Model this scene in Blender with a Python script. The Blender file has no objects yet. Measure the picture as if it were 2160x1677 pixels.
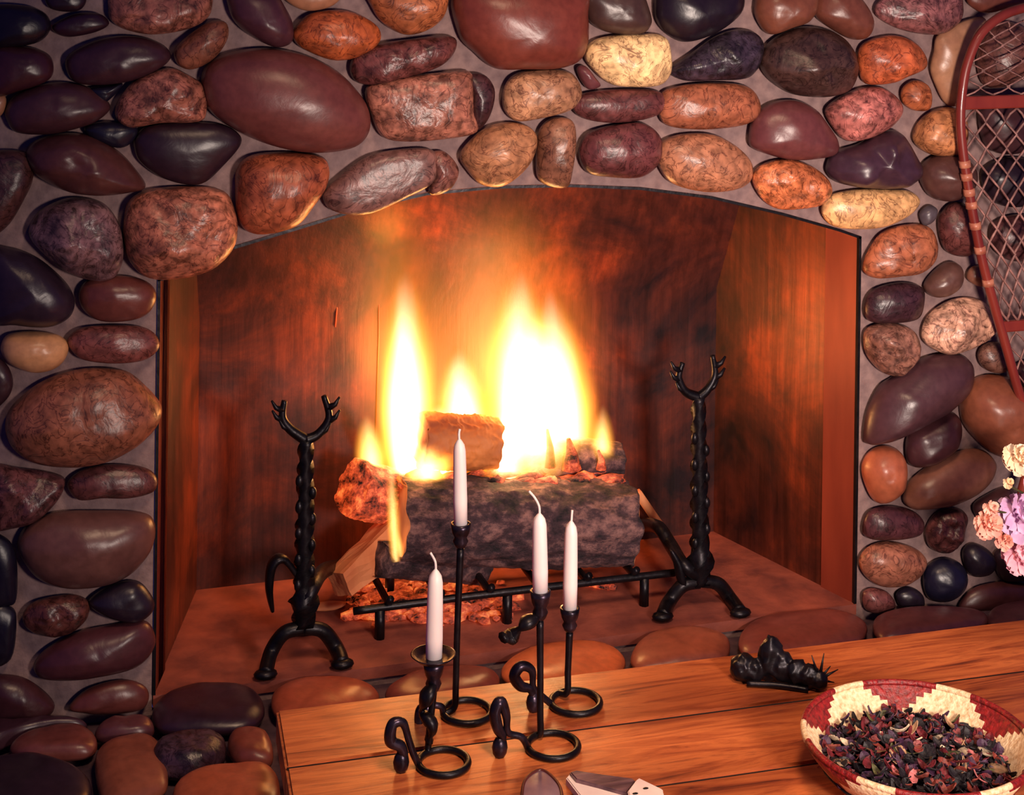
import bpy, bmesh, math, random
from math import sin, cos, pi, radians
from mathutils import Vector, noise, Matrix
random.seed(7)
scene = bpy.context.scene
COL = scene.collection

# ------------------------------------------------------------------ camera (level view camera with the lens shifted down)
CAM = Vector((-0.273, -2.752, 1.334)); YAW, PITCH, ROLL, F = .301, -.004, .013, 3600.0
PCX, PCY = 1080.0, 838.5 - 1118.0
fw = Vector((sin(YAW)*cos(PITCH), cos(YAW)*cos(PITCH), sin(PITCH)))
rt = Vector((cos(YAW), -sin(YAW), 0)); up = rt.cross(fw)
rt, up = rt*cos(ROLL) + up*sin(ROLL), -rt*sin(ROLL) + up*cos(ROLL)
cd = bpy.data.cameras.new('camera'); cam = bpy.data.objects.new('camera', cd); COL.objects.link(cam)
cam.matrix_world = Matrix(((rt.x, up.x, -fw.x, CAM.x), (rt.y, up.y, -fw.y, CAM.y), (rt.z, up.z, -fw.z, CAM.z), (0, 0, 0, 1)))
cd.sensor_fit = 'HORIZONTAL'; cd.sensor_width = 36; cd.lens = F/2160*36
cd.shift_x = 0; cd.shift_y = -1118/2160; cd.clip_start = .05
scene.camera = cam

# ------------------------------------------------------------------ world, added key and fill lights, exposure
world = bpy.data.worlds.new('world'); scene.world = world; world.use_nodes = True
bg = world.node_tree.nodes['Background']; bg.inputs[0].default_value = (.07, .08, .50, 1); bg.inputs[1].default_value = .24
def area(name, loc, target, size, energy, col, size_y=None):
    l = bpy.data.lights.new(name, 'AREA'); l.energy = energy; l.color = col; l.size = size
    if size_y: l.shape = 'RECTANGLE'; l.size_y = size_y
    o = bpy.data.objects.new(name, l); COL.objects.link(o); o.location = loc
    o.rotation_euler = (Vector(target) - Vector(loc)).to_track_quat('-Z', 'Y').to_euler(); return o
area('key_light', (.80, -2.2, .78), (1.02, 0, .60), .26, 11.3, (1, .80, .69)).data.spread = radians(78)  # unseen warm key light, set in front for the stone highlights
area('overhead_fill', (.5, -1.5, 2.2), (.75, -.5, 0), .4, 6, (1, .66, .42)).data.spread = radians(70)  # unseen warm fill added overhead for the table
vs = scene.view_settings; vs.view_transform = 'Standard'; vs.look = 'None'; vs.exposure = 0; vs.gamma = 1; vs.use_curve_mapping = False
scene.cycles.sample_clamp_indirect = 4; scene.cycles.volume_step_rate = 2.5; scene.cycles.volume_max_steps = 64

# ------------------------------------------------------------------ helpers
def ray(x, y): return fw + rt*((x-PCX)/F) - up*((y-PCY)/F)
def onY(x, y, Y): d = ray(x, y); return CAM + d*((Y-CAM.y)/d.y)
def onZ(x, y, Z): d = ray(x, y); return CAM + d*((Z-CAM.z)/d.z)
def onPlane(x, y, p, n): d = ray(x, y); return CAM + d*((Vector(p)-CAM).dot(n)/d.dot(n))
def lin(c, k=1.0):
    return tuple(min(1, k*((v/255/12.92) if v/255 <= .04045 else ((v/255+.055)/1.055)**2.4)) for v in c) + (1,)
def link(name, bm, mat, parent=None, smooth=True, kind=None, label=None):
    bmesh.ops.recalc_face_normals(bm, faces=bm.faces)
    me = bpy.data.meshes.new(name); bm.to_mesh(me); bm.free()
    for m in (mat if isinstance(mat, (list, tuple)) else [mat]): me.materials.append(m)
    if smooth: me.shade_smooth()
    o = bpy.data.objects.new(name, me); COL.objects.link(o)
    if parent:
        o.parent = parent; o.matrix_parent_inverse = Matrix.Translation(-Vector(parent.location))
    if kind: o['kind'] = kind
    if label: o['label'] = label
    return o
def tag(o, label, cat, group=None, kind=None):
    o['label'] = label; o['category'] = cat
    if group: o['group'] = group
    if kind: o['kind'] = kind
    return o
def thing(name, loc, label, cat, group=None):
    o = bpy.data.objects.new(name, None); COL.objects.link(o); o.location = loc; o.empty_display_size = .05
    return tag(o, label, cat, group)
def box(bm, a, b, bev=0):
    r = bmesh.ops.create_cube(bm, size=1)['verts']; a = Vector(a); b = Vector(b)
    for v in r: v.co = Vector(((a[i]+b[i])/2 + v.co[i]*(b[i]-a[i]) for i in range(3)))
    if bev:
        es = {e for v in r for e in v.link_edges}
        bmesh.ops.bevel(bm, geom=list(es), offset=bev, segments=2, affect='EDGES', profile=.5)
def crv(pts, n=8, closed=False):
    pts = [Vector(p) for p in pts]; out = []; N = len(pts)
    for i in range(N if closed else N-1):
        if closed: a, b, c, d = pts[i-1], pts[i], pts[(i+1) % N], pts[(i+2) % N]
        else: a, b, c, d = pts[max(i-1, 0)], pts[i], pts[i+1], pts[min(i+2, N-1)]
        for k in range(n):
            t = k/n
            out.append(.5*((2*b) + (c-a)*t + (2*a-5*b+4*c-d)*t*t + (3*b-3*c+d-a)*t**3))
    if not closed: out.append(pts[-1])
    return out
def tube(bm, pts, rad, n=10, closed=False, flat=1.0, twist=0, square=False, mi=0):
    pts = [Vector(p) for p in pts]; N = len(pts); rings = []; ref = None
    for i, p in enumerate(pts):
        if closed: t = pts[(i+1) % N]-pts[i-1]
        else: t = pts[min(i+1, N-1)]-pts[max(i-1, 0)]
        t.normalize()
        if ref is None: ref = Vector((0, 1, 0)) if abs(t.y) < .8 else Vector((1, 0, 0))
        ref = (ref - t*ref.dot(t)).normalized(); b = t.cross(ref)
        r = rad(i/max(1, N-1)) if callable(rad) else rad
        ring = []
        for k in range(n):
            a = 2*pi*k/n + twist*i/N
            q = 1.0
            if square: a0 = 2*pi*k/n; q = 1/max(abs(cos(a0)), abs(sin(a0)))*.85
            ring.append(bm.verts.new(p + (ref*cos(a) + b*sin(a)*flat)*r*q))
        rings.append(ring)
    fs = []
    for i in range(N if closed else N-1):
        A, B = rings[i], rings[(i+1) % N]
        for k in range(n): fs.append(bm.faces.new((A[k], A[(k+1) % n], B[(k+1) % n], B[k])))
    if not closed: fs.append(bm.faces.new(rings[0][::-1])); fs.append(bm.faces.new(rings[-1]))
    for f in fs: f.material_index = mi
def blob(bm, c, r, sub=3, amp=.0, freq=3, seed=0, rot=None):
    vs_ = bmesh.ops.create_icosphere(bm, subdivisions=sub, radius=1)['verts']
    for v in vs_:
        n = v.co.copy(); k = 1 + amp*noise.noise(n*freq + Vector((seed, seed*1.7, 3)))
        q = Vector((n.x*r[0], n.y*r[1], n.z*r[2]))*k
        if rot: q.rotate(rot)
        v.co = q + Vector(c)
def lathe(bm, prof, c, n=32):
    rings = [[bm.verts.new(Vector(c)+Vector((r*cos(2*pi*k/n), r*sin(2*pi*k/n), z))) for k in range(n)] for r, z in prof]
    for A, B in zip(rings, rings[1:]):
        for k in range(n): bm.faces.new((A[k], A[(k+1) % n], B[(k+1) % n], B[k]))
    bm.faces.new(rings[0]); bm.faces.new(rings[-1])

# ------------------------------------------------------------------ materials
def nt(name):
    m = bpy.data.materials.new(name); m.use_nodes = True
    t = m.node_tree; return m, t, t.nodes['Principled BSDF']
def N(t, kind, **kw):
    n = t.nodes.new(kind)
    for k, v in kw.items():
        if k[0] == '_': n.inputs[k[1:].replace('_', ' ')].default_value = v
        else: setattr(n, k, v)
    return n
def ramp(t, fac, stops):
    r = t.nodes.new('ShaderNodeValToRGB'); e = r.color_ramp.elements
    while len(e) < len(stops): e.new(.5)
    for i, (p, c) in enumerate(stops): e[i].position = p; e[i].color = c if len(c) == 4 else (*c, 1)
    t.links.new(fac, r.inputs[0]); return r.outputs[0]
def coords(t, scale=(1, 1, 1), rot=(0, 0, 0), space='Object'):
    tc = t.nodes.new('ShaderNodeTexCoord'); mp = t.nodes.new('ShaderNodeMapping')
    mp.inputs['Scale'].default_value = scale; mp.inputs['Rotation'].default_value = rot
    t.links.new(tc.outputs[space], mp.inputs[0]); return mp.outputs[0]
def mixc(t, fac, a, b, mode='MIX'):
    m = t.nodes.new('ShaderNodeMix'); m.data_type = 'RGBA'; m.blend_type = mode
    for s, v in ((m.inputs[0], fac), (m.inputs[6], a), (m.inputs[7], b)):
        if hasattr(v, 'links'): t.links.new(v, s)
        else: s.default_value = v
    return m.outputs[2]
def bump(t, b, h, s=.3, d=.01):
    n = t.nodes.new('ShaderNodeBump'); n.inputs['Strength'].default_value = s; n.inputs['Distance'].default_value = d
    t.links.new(h, n.inputs['Height']); t.links.new(n.outputs[0], b.inputs['Normal'])
def simple(name, a, b, scale=30, rough=.5, metal=0, bs=.2, bd=.003, stretch=(1, 1, 1), coat=0, detail=6):
    m, t, p = nt(name); v = coords(t, stretch)
    n = N(t, 'ShaderNodeTexNoise', _Scale=scale, _Detail=detail); t.links.new(v, n.inputs[0])
    t.links.new(ramp(t, n.outputs[0], [(.3, lin(a)), (.7, lin(b))]), p.inputs['Base Color'])
    p.inputs['Roughness'].default_value = rough; p.inputs['Metallic'].default_value = metal
    p.inputs['Coat Weight'].default_value = coat
    bump(t, p, n.outputs[0], bs, bd); return m
def stone_mat(name, contrast, speck, rough, bs):
    m, t, p = nt(name); oi = t.nodes.new('ShaderNodeObjectInfo')
    v = t.nodes.new('ShaderNodeTexCoord').outputs['Object']
    add = N(t, 'ShaderNodeVectorMath', operation='ADD'); t.links.new(v, add.inputs[0]); 
    cmb = N(t, 'ShaderNodeVectorMath', operation='SCALE'); cmb.inputs[0].default_value = (7, 11, 5)
    t.links.new(oi.outputs['Random'], cmb.inputs['Scale']); t.links.new(cmb.outputs[0], add.inputs[1]); v = add.outputs[0]
    n1 = N(t, 'ShaderNodeTexNoise', _Scale=14.0, _Detail=5.0, _Distortion=.8); t.links.new(v, n1.inputs[0])
    n2 = N(t, 'ShaderNodeTexNoise', _Scale=75.0, _Detail=6.0); t.links.new(v, n2.inputs[0])
    n3 = N(t, 'ShaderNodeTexNoise', _Scale=22.0, _Detail=3.0, _Distortion=2.5); t.links.new(v, n3.inputs[0])
    lo, hi = 1-contrast, 1+contrast
    a = ramp(t, n1.outputs[0], [(.3, (lo, lo*.92, lo*.95)), (.72, (hi, hi, hi*.97))])
    c = mixc(t, 1.0, oi.outputs['Color'], a, 'MULTIPLY')
    s = ramp(t, n2.outputs[0], [(.36, (1-speck, 1-speck, 1-speck)), (.5, (1, 1, 1)), (.68, (1+speck, 1+speck, 1+speck))])
    c = mixc(t, 1.0, c, s, 'MULTIPLY')
    if contrast > .3:
        vein = ramp(t, n3.outputs[0], [(.46, (1, 1, 1)), (.495, (.35, .28, .3)), (.52, (1, 1, 1))])
        c = mixc(t, 1.0, c, vein, 'MULTIPLY')
    t.links.new(c, p.inputs['Base Color']); p.inputs['Roughness'].default_value = rough
    p.inputs['Specular IOR Level'].default_value = .5
    mx = mixc(t, .4, n3.outputs[0], n2.outputs[0]); bump(t, p, mx, bs, .006)
    return m
M_ST = {'s': stone_mat('stone_smooth', .18, .12, .34, .12), 'm': stone_mat('stone_mottled', .34, .35, .36, .35), 'c': stone_mat('stone_cracked', .5, .55, .34, .6)}
M_MORT = simple('mortar', (116, 92, 92), (152, 124, 120), 45, .9, bs=.6, bd=.008)
M_IRON = simple('black_iron', (14, 12, 18), (34, 28, 34), 60, .38, .6, .5, .002)
M_IRONP = simple('pewter_iron', (26, 22, 30), (70, 58, 72), 60, .3, .8, .5, .002)
M_WAX = simple('wax', (236, 214, 214), (246, 228, 224), 10, .45); M_WAX.node_tree.nodes['Principled BSDF'].inputs['Subsurface Weight'].default_value = .25
M_WICK = simple('wick', (225, 205, 200), (240, 225, 220), 200, .8)
M_ASH = simple('ash_floor', (104, 50, 46), (162, 84, 66), 16, .6, bs=.8, bd=.006)
def steel_mat():
    m, t, p = nt('heated_steel'); v = coords(t)
    n = N(t, 'ShaderNodeTexNoise', _Scale=4.0, _Detail=8.0, _Roughness=.68, _Distortion=.5); t.links.new(v, n.inputs[0])
    st = N(t, 'ShaderNodeTexNoise', _Scale=6.0, _Detail=6.0, _Roughness=.7); t.links.new(coords(t, (9, 9, .5)), st.inputs[0])
    c = ramp(t, n.outputs[0], [(.32, lin((24, 12, 20))), (.5, lin((86, 36, 26))), (.70, lin((150, 62, 30)))])
    s = ramp(t, st.outputs[0], [(.35, (.55, .5, .5)), (.55, (1, 1, 1)), (.7, (1.3, 1.3, 1.25))])
    c = mixc(t, 1.0, c, s, 'MULTIPLY')
    t.links.new(c, p.inputs['Base Color']); p.inputs['Roughness'].default_value = .42; p.inputs['Metallic'].default_value = .25
    bump(t, p, mixc(t, .5, n.outputs[0], st.outputs[0]), .35, .004); return m
M_STEEL = steel_mat(); M_FLG = simple('flange_steel', (150, 62, 50), (200, 92, 68), 12, .45, .2, stretch=(1, 1, .2))
def wood_mat():
    m, t, p = nt('pine_wood'); v = coords(t, (1, 9, 9), (0, 0, .028))
    n = N(t, 'ShaderNodeTexNoise', _Scale=3.6, _Detail=9.0, _Roughness=.68, _Distortion=1.6); t.links.new(v, n.inputs[0])
    n2 = N(t, 'ShaderNodeTexNoise', _Scale=2.2, _Detail=3.0); t.links.new(coords(t, (1, 3, 3)), n2.inputs[0])
    vo = N(t, 'ShaderNodeTexVoronoi', _Scale=5.0); t.links.new(coords(t, (1, 1.9, 1)), vo.inputs[0])
    c = ramp(t, n.outputs[0], [(.28, lin((86, 36, 26))), (.42, lin((160, 78, 42))), (.58, lin((202, 112, 60))), (.74, lin((122, 54, 34)))])
    c = mixc(t, 1.0, c, ramp(t, n2.outputs[0], [(.35, (.55, .46, .46)), (.6, (1.08, 1.08, 1.08))]), 'MULTIPLY')
    c = mixc(t, 1.0, c, ramp(t, vo.outputs['Distance'], [(.0, (.2, .13, .12)), (.05, (.45, .35, .32)), (.085, (1, 1, 1))]), 'MULTIPLY')
    t.links.new(c, p.inputs['Base Color']); p.inputs['Roughness'].default_value = .38
    bump(t, p, n.outputs[0], .25, .003); return m
M_WOOD = wood_mat()
def bark_mat(name, glow):
    m, t, p = nt(name); v = coords(t, (.7, 1, 1))
    n = N(t, 'ShaderNodeTexNoise', _Scale=38.0, _Detail=9.0, _Roughness=.7); t.links.new(v, n.inputs[0])
    t.links.new(ramp(t, n.outputs[0], [(.36, lin((16, 10, 20))), (.5, lin((70, 46, 54))), (.66, lin((150, 108, 104)))]), p.inputs['Base Color'])
    p.inputs['Roughness'].default_value = .75; bump(t, p, n.outputs[0], .9, .012)
    if glow:
        g = ramp(t, n.outputs[0], [(.40, (0, 0, 0)), (.55, (.5, .05, .01)), (.75, (1, .32, .06))])
        t.links.new(g, p.inputs['Emission Color']); p.inputs['Emission Strength'].default_value = glow
    return m
M_BARK = bark_mat('charred_bark', 0); M_GLOW = bark_mat('glowing_char', 1.5); M_EMB = bark_mat('ember', 1.1)
M_SPLIT = simple('split_wood', (190, 110, 70), (232, 160, 110), 12, .7, stretch=(1, 1, .3), bs=.6)
M_SPLITB = simple('scorched_split_wood', (120, 46, 24), (216, 132, 70), 14, .7, stretch=(.4, 1, 1), bs=.7)
M_RAW = simple('bentwood', (110, 34, 30), (150, 58, 44), 16, .35, coat=.3, stretch=(1, 1, .3))
M_LACE = simple('rawhide', (88, 52, 50), (180, 130, 120), 60, .5)

def flame_mat(name, strength, warp, core, mid=(1, .46, .06)):
    m = bpy.data.materials.new(name); m.use_nodes = True; t = m.node_tree
    t.nodes.remove(t.nodes['Principled BSDF']); out = t.nodes['Material Output']
    tc = t.nodes.new('ShaderNodeTexCoord').outputs['Object']
    nz = N(t, 'ShaderNodeTexNoise', _Scale=2.1, _Detail=2.0); t.links.new(tc, nz.inputs[0])
    oi = t.nodes.new('ShaderNodeObjectInfo'); nz.noise_dimensions = '4D'
    w = N(t, 'ShaderNodeMath', operation='MULTIPLY'); w.inputs[1].default_value = 20; t.links.new(oi.outputs['Random'], w.inputs[0]); t.links.new(w.outputs[0], nz.inputs['W'])
    def mth(op, a, b=None, clamp=False):
        n = N(t, 'ShaderNodeMath', operation=op, use_clamp=clamp)
        for i, q in enumerate((a, b)):
            if q is None: continue
            if hasattr(q, 'links'): t.links.new(q, n.inputs[i])
            else: n.inputs[i].default_value = q
        return n.outputs[0]
    s1 = t.nodes.new('ShaderNodeSeparateXYZ'); t.links.new(tc, s1.inputs[0])
    s2 = t.nodes.new('ShaderNodeSeparateColor'); t.links.new(nz.outputs[1], s2.inputs[0])
    z = s1.outputs[2]; amp = mth('MULTIPLY', z, warp)
    x = mth('ADD', s1.outputs[0], mth('MULTIPLY', mth('SUBTRACT', s2.outputs[0], .5), amp))
    y = mth('ADD', s1.outputs[1], mth('MULTIPLY', mth('SUBTRACT', s2.outputs[1], .5), amp))
    rr = mth('SQRT', mth('ADD', mth('MULTIPLY', x, x), mth('MULTIPLY', y, y)))
    zc = mth('MAXIMUM', mth('SUBTRACT', 1.0, z), 0.001); zb = mth('MAXIMUM', mth('ADD', z, .06), .001)
    R_ = mth('MULTIPLY', mth('MULTIPLY', mth('POWER', zb, .4), mth('POWER', zc, .62)), 1.8)
    d = mth('SUBTRACT', 1.0, mth('DIVIDE', rr, mth('MAXIMUM', R_, .001)), True)
    top = mth('POWER', mth('MINIMUM', mth('MULTIPLY', zc, 1.6), 1.0), 1.3)
    e = mth('MULTIPLY', mth('MULTIPLY', mth('POWER', d, 1.4), top), strength)
    em = t.nodes.new('ShaderNodeEmission'); t.links.new(e, em.inputs[1])
    t.links.new(ramp(t, d, [(0, (1, .24, .01)), (.35, mid), (.8, core)]), em.inputs[0])
    t.links.new(em.outputs[0], out.inputs['Volume']); return m
M_FL = flame_mat('flame', 170, .5, (1, .82, .5)); M_FLS = flame_mat('flame_soft', 19, .6, (1, .29, .012), (1, .27, .01)); M_FLT = flame_mat('flame_thin', 260, .3, (1, .6, .2))

# ------------------------------------------------------------------ the wall
W, S, D = 1.25, .114, .373
ARCH_PX = [(330, 590), (410, 574), (490, 519), (620, 480), (760, 437), (900, 405), (1050, 391), (1200, 388), (1350, 394), (1500, 413), (1650, 448), (1770, 482), (1814, 500)]
arch = [onY(x, y, 0) for x, y in ARCH_PX]
arch[0].x = 0; arch[0].z = .664; arch[-1].x = W; arch[-1].z = .664
bm = bmesh.new(); XL, XR, ZT, ZB, TH = -1.3, 2.9, 2.0, -.3, .03
def quad(bm, *p):
    return bm.faces.new([bm.verts.new(Vector(q)) for q in p])
quad(bm, (XL, 0, ZB), (0, 0, ZB), (0, 0, ZT), (XL, 0, ZT)); quad(bm, (W, 0, ZB), (XR, 0, ZB), (XR, 0, ZT), (W, 0, ZT))
quad(bm, (0, 0, ZB), (W, 0, ZB), (W, 0, -.02), (0, 0, -.02))
quad(bm, (0, 0, -.02), (0, TH, -.02), (0, TH, .664), (0, 0, .664)); quad(bm, (W, 0, -.02), (W, TH, -.02), (W, TH, .664), (W, 0, .664))
for a, b in zip(arch, arch[1:]):
    quad(bm, (a.x, 0, a.z), (b.x, 0, b.z), (b.x, 0, ZT), (a.x, 0, ZT)); quad(bm, (a.x, 0, a.z), (a.x, TH, a.z), (b.x, TH, b.z), (b.x, 0, b.z))
quad(bm, (XL, .12, ZB), (0, .12, ZB), (0, .12, ZT), (XL, .12, ZT)); quad(bm, (W, .12, ZB), (XR, .12, ZB), (XR, .12, ZT), (W, .12, ZT))
bmesh.ops.remove_doubles(bm, verts=bm.verts, dist=.0005)
wall = link('wall_back', bm, M_MORT, smooth=False, kind='structure')
wall['label'] = 'fireplace wall of rounded river stones set in mauve mortar'

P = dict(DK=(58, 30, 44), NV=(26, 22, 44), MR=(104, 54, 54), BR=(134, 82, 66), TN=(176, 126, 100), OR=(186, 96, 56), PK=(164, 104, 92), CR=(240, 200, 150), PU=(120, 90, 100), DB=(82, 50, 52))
def stone_bm(out, cen, axu, axv, axn, H, seed, lump=.12, back=True, pw=.92):
    """rounded boulder: smooth outline in plane axes, dome towards axn"""
    pts = crv([(a, b, 0) for a, b in out], 5, True); n = len(pts)
    c = sum(pts, Vector())/n; bm = bmesh.new(); rings = []
    size = max((p-c).length for p in pts)
    angs = ([-60, -30] if back else [-20]) + [0, 14, 28, 42, 55, 66, 76, 84]
    for a in angs:
        s = cos(radians(a))**pw; h = sin(radians(a))*H; ring = []
        if a < 0: h *= .6
        if a == -60: h = min(h, -.019)
        for p in pts:
            q = c + (p-c)*s; w = noise.noise(Vector((q.x, q.y, seed))*(1.6/size)*1.2)*lump*H*max(0, sin(radians(a)))
            w += noise.noise(Vector((q.x, q.y, seed+9))*(5/size))*lump*.35*H*max(0, sin(radians(a)))
            ring.append(bm.verts.new(cen + axu*q.x + axv*q.y + axn*(h+w)))
        rings.append(ring)
    for A, B in zip(rings, rings[1:]):
        for k in range(n): bm.faces.new((A[k], A[(k+1) % n], B[(k+1) % n], B[k]))
    for R_ in (rings[0], rings[-1]):
        m = sum((v.co for v in R_), Vector())/n
        cv = bm.verts.new(m + axn*(.02*H if R_ is rings[-1] else 0))
        for k in range(n): bm.faces.new((R_[k], R_[(k+1) % n], cv))
    return bm
def wall_stone(px, col, kind='s', h=1.0, lump=.12, label=None, pw=.92, i=[0]):
    i[0] += 1
    w = [onY(x, y, -.014) for x, y in px]; xs = [p.x for p in w]; zs = [p.z for p in w]
    c = Vector((sum(xs)/len(xs), 0, sum(zs)/len(zs)))
    rm = min(max(xs)-min(xs), max(zs)-min(zs))/2
    out = [((p.x-c.x)*1.055, (p.z-c.z)*1.055) for p in w]
    bm = stone_bm(out, Vector(), Vector((1, 0, 0)), Vector((0, 0, 1)), Vector((0, -1, 0)), min(.9*rm, .07)*h, i[0]*1.37, lump, True, pw)
    bmesh.ops.translate(bm, verts=bm.verts, vec=(c.x, -.014, c.z))
    o = link('stone', bm, M_ST[kind], wall, label=label)
    cc = P[col] if isinstance(col, str) else col
    g_ = sum(cc)/3; cc = (cc[0]*1.0, cc[1]*.96, cc[2]*.89)
    j = 1 + .08*noise.noise(Vector((i[0]*3.1, 0, 0))); o.color = lin(cc, 1.0*j); return o
def grp(ox, oy, s, rows):
    for r in rows:
        wall_stone([(ox+x/s, oy+y/s) for x, y in r[0]], *r[1:2], **(r[2] if len(r) > 2 else {}))
m_ = dict(kind='m'); c_ = dict(kind='c', lump=.4)
grp(0, 0, 2.994, [
 ([(-60,320),(150,300),(290,340),(330,420),(300,500),(150,560),(-60,590)], (70,34,44)),
 ([(430,380),(520,300),(700,240),(880,240),(1020,290),(1060,370),(960,450),(800,510),(600,530),(470,500)], (66,38,50)),
 ([(-60,60),(150,40),(280,90),(310,180),(240,260),(80,290),(-60,280)], (30,20,34)),
 ([(350,150),(480,90),(620,90),(680,150),(600,200),(440,230),(350,200)], (50,24,38)),
 ([(300,-60),(500,-60),(540,0),(500,60),(400,70),(310,40)], (44,24,38)),
 ([(700,60),(730,-60),(1000,-120),(1290,-60),(1320,60),(1260,140),(1130,190),(950,210),(800,180),(720,130)], 'PK', c_),
 ([(1110,310),(1200,220),(1330,140),(1420,150),(1430,240),(1350,360),(1220,430),(1130,400)], 'BR', m_),
 ([(1455,60),(1460,-60),(1700,-60),(1800,60),(1840,160),(1830,260),(1740,290),(1620,240),(1510,160)], (78,44,56)),
 ([(1780,-60),(2000,-90),(2160,-60),(2100,30),(1960,65),(1850,30)], 'TN'),
 ([(1872,180),(1975,90),(2185,75),(2350,150),(2390,240),(2305,330),(2125,375),(1945,315),(1872,255)], 'OR', dict(kind='m', h=1.1)),
 ([(1300,500),(1360,400),(1500,340),(1720,320),(1950,370),(2130,470),(2260,610),(2310,720),(2300,830),(2220,910),(2050,945),(1850,935),(1650,880),(1470,790),(1340,680)], (112,62,62), dict(h=1.0, lump=.04, label='large smooth oval maroon stone')),
 ([(740,700),(780,600),(880,500),(1060,440),(1180,480),(1280,560),(1290,700),(1240,760),(1000,770),(850,795),(770,770)], 'PK', c_),
 ([(50,680),(130,590),(330,530),(500,540),(620,600),(680,680),(600,760),(460,810),(300,840),(120,830),(60,760)], (74,42,50)),
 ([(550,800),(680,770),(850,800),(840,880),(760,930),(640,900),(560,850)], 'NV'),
 ([(570,560),(700,540),(770,530),(720,600),(650,650),(590,620)], 'NV'),  # dark stone put in where only shadow lies between its neighbours
 ([(870,870),(950,800),(1150,780),(1380,790),(1490,850),(1500,920),(1400,1040),(1290,1140),(1180,1155),(1020,1110),(900,1020),(865,940)], (44,26,40), dict(h=.6, lump=.04, label='smooth blackish oval stone')),
 ([(180,960),(250,890),(420,850),(580,870),(740,960),(850,1080),(900,1170),(820,1200),(640,1220),(440,1200),(270,1120),(200,1040)], (88,50,50), dict(h=1.5, lump=.25)),
 ([(-120,1100),(-100,980),(100,960),(190,1000),(200,1130),(150,1250),(60,1400),(-40,1470),(-120,1400)], 'DB', m_),
 ([(200,1440),(260,1340),(400,1270),(520,1260),(640,1290),(720,1380),(760,1500),(760,1640),(700,1740),(560,1750),(400,1690),(280,1590),(210,1510)], 'PU', c_),
 ([(800,1400),(830,1280),(950,1210),(1200,1190),(1400,1220),(1470,1350),(1480,1480),(1440,1580),(1330,1680),(1150,1740),(950,1740),(840,1650),(800,1530)], (176,110,92), dict(kind='c', lump=.3, label='big pinkish orange cracked stone overhanging the arch')),
 ([(1500,1200),(1510,1070),(1600,990),(1800,970),(2000,990),(2060,1060),(2040,1180),(1960,1300),(1860,1410),(1680,1460),(1560,1440),(1510,1340)], (170,92,66), dict(kind='m', h=1.1)),
 ([(-90,590),(20,600),(35,660),(0,730),(-90,740)], 'TN'),
])
grp(720, 0, 2.994, [
 ([(180,-60),(400,-120),(640,-60),(660,20),(620,120),(520,190),(400,210),(280,150),(210,60)], (178,106,70), m_),
 ([(70,430),(110,340),(250,280),(450,250),(640,230),(710,260),(690,340),(600,420),(420,480),(220,525),(110,510)], (100,56,58), c_),
 ([(740,-60),(1100,-140),(1500,-60),(1530,100),(1530,260),(1480,370),(1350,420),(1150,425),(980,420),(860,330),(760,210)], (122,60,52), dict(h=1.0, lump=.05, label='large smooth red-brown stone')),
 ([(175,560),(350,500),(600,470),(790,460),(812,560),(815,700),(835,820),(650,865),(400,880),(270,850),(210,730)], (166,110,98), dict(kind='c', h=.8, lump=.2, pw=.45)),
 ([(800,480),(900,480),(960,560),(950,680),(900,780),(845,810),(820,700),(815,580)], (66,38,46), m_),
 ([(1030,590),(1080,490),(1200,450),(1400,450),(1480,510),(1500,610),(1430,690),(1250,740),(1110,755),(1040,690)], (178,134,108), m_),
 ([(1530,-60),(1700,-90),(1870,-60),(1930,60),(1940,150),(1870,210),(1700,200),(1590,150),(1550,60)], (74,54,54)),
 ([(1550,360),(1590,270),(1720,230),(1900,220),(2030,240),(2065,350),(2060,460),(1990,530),(1830,540),(1700,520),(1600,440)], (255,222,172), dict(kind='m', h=1.1, label='bright cream speckled stone')),
 ([(1470,670),(1520,600),(1700,570),(1950,570),(2040,620),(2020,700),(1900,750),(1700,770),(1530,740)], (100,56,60), m_),
 ([(760,980),(840,870),(950,800),(1080,780),(1180,810),(1220,880),(1190,1000),(1110,1100),(1000,1165),(890,1155),(810,1080)], (178,128,98), m_),
 ([(1240,900),(1270,800),(1350,750),(1450,770),(1470,880),(1450,1050),(1420,1165),(1320,1165),(1240,1100)], (136,94,78), dict(kind='m', h=1.2)),
 ([(1510,960),(1560,850),(1700,800),(1880,780),(1990,850),(2010,960),(1970,1050),(1870,1110),(1700,1110),(1560,1080)], (96,52,58), m_),
 ([(1490,430),(1540,420),(1600,490),(1630,540),(1560,560),(1510,500)], (110,64,74)),
 ([(-100,1240),(-80,1190),(30,1090),(180,990),(380,950),(540,950),(600,1020),(560,1150),(400,1240),(200,1330),(60,1345),(-60,1310)], (128,92,92), dict(kind='m', h=.55, pw=.4, label='stone with a flat broken purplish face and a pale rim')),
 ([(560,980),(640,960),(710,1020),(735,1090),(690,1180),(600,1225),(555,1200),(580,1100)], (128,84,80), dict(kind='c')),
])
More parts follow.
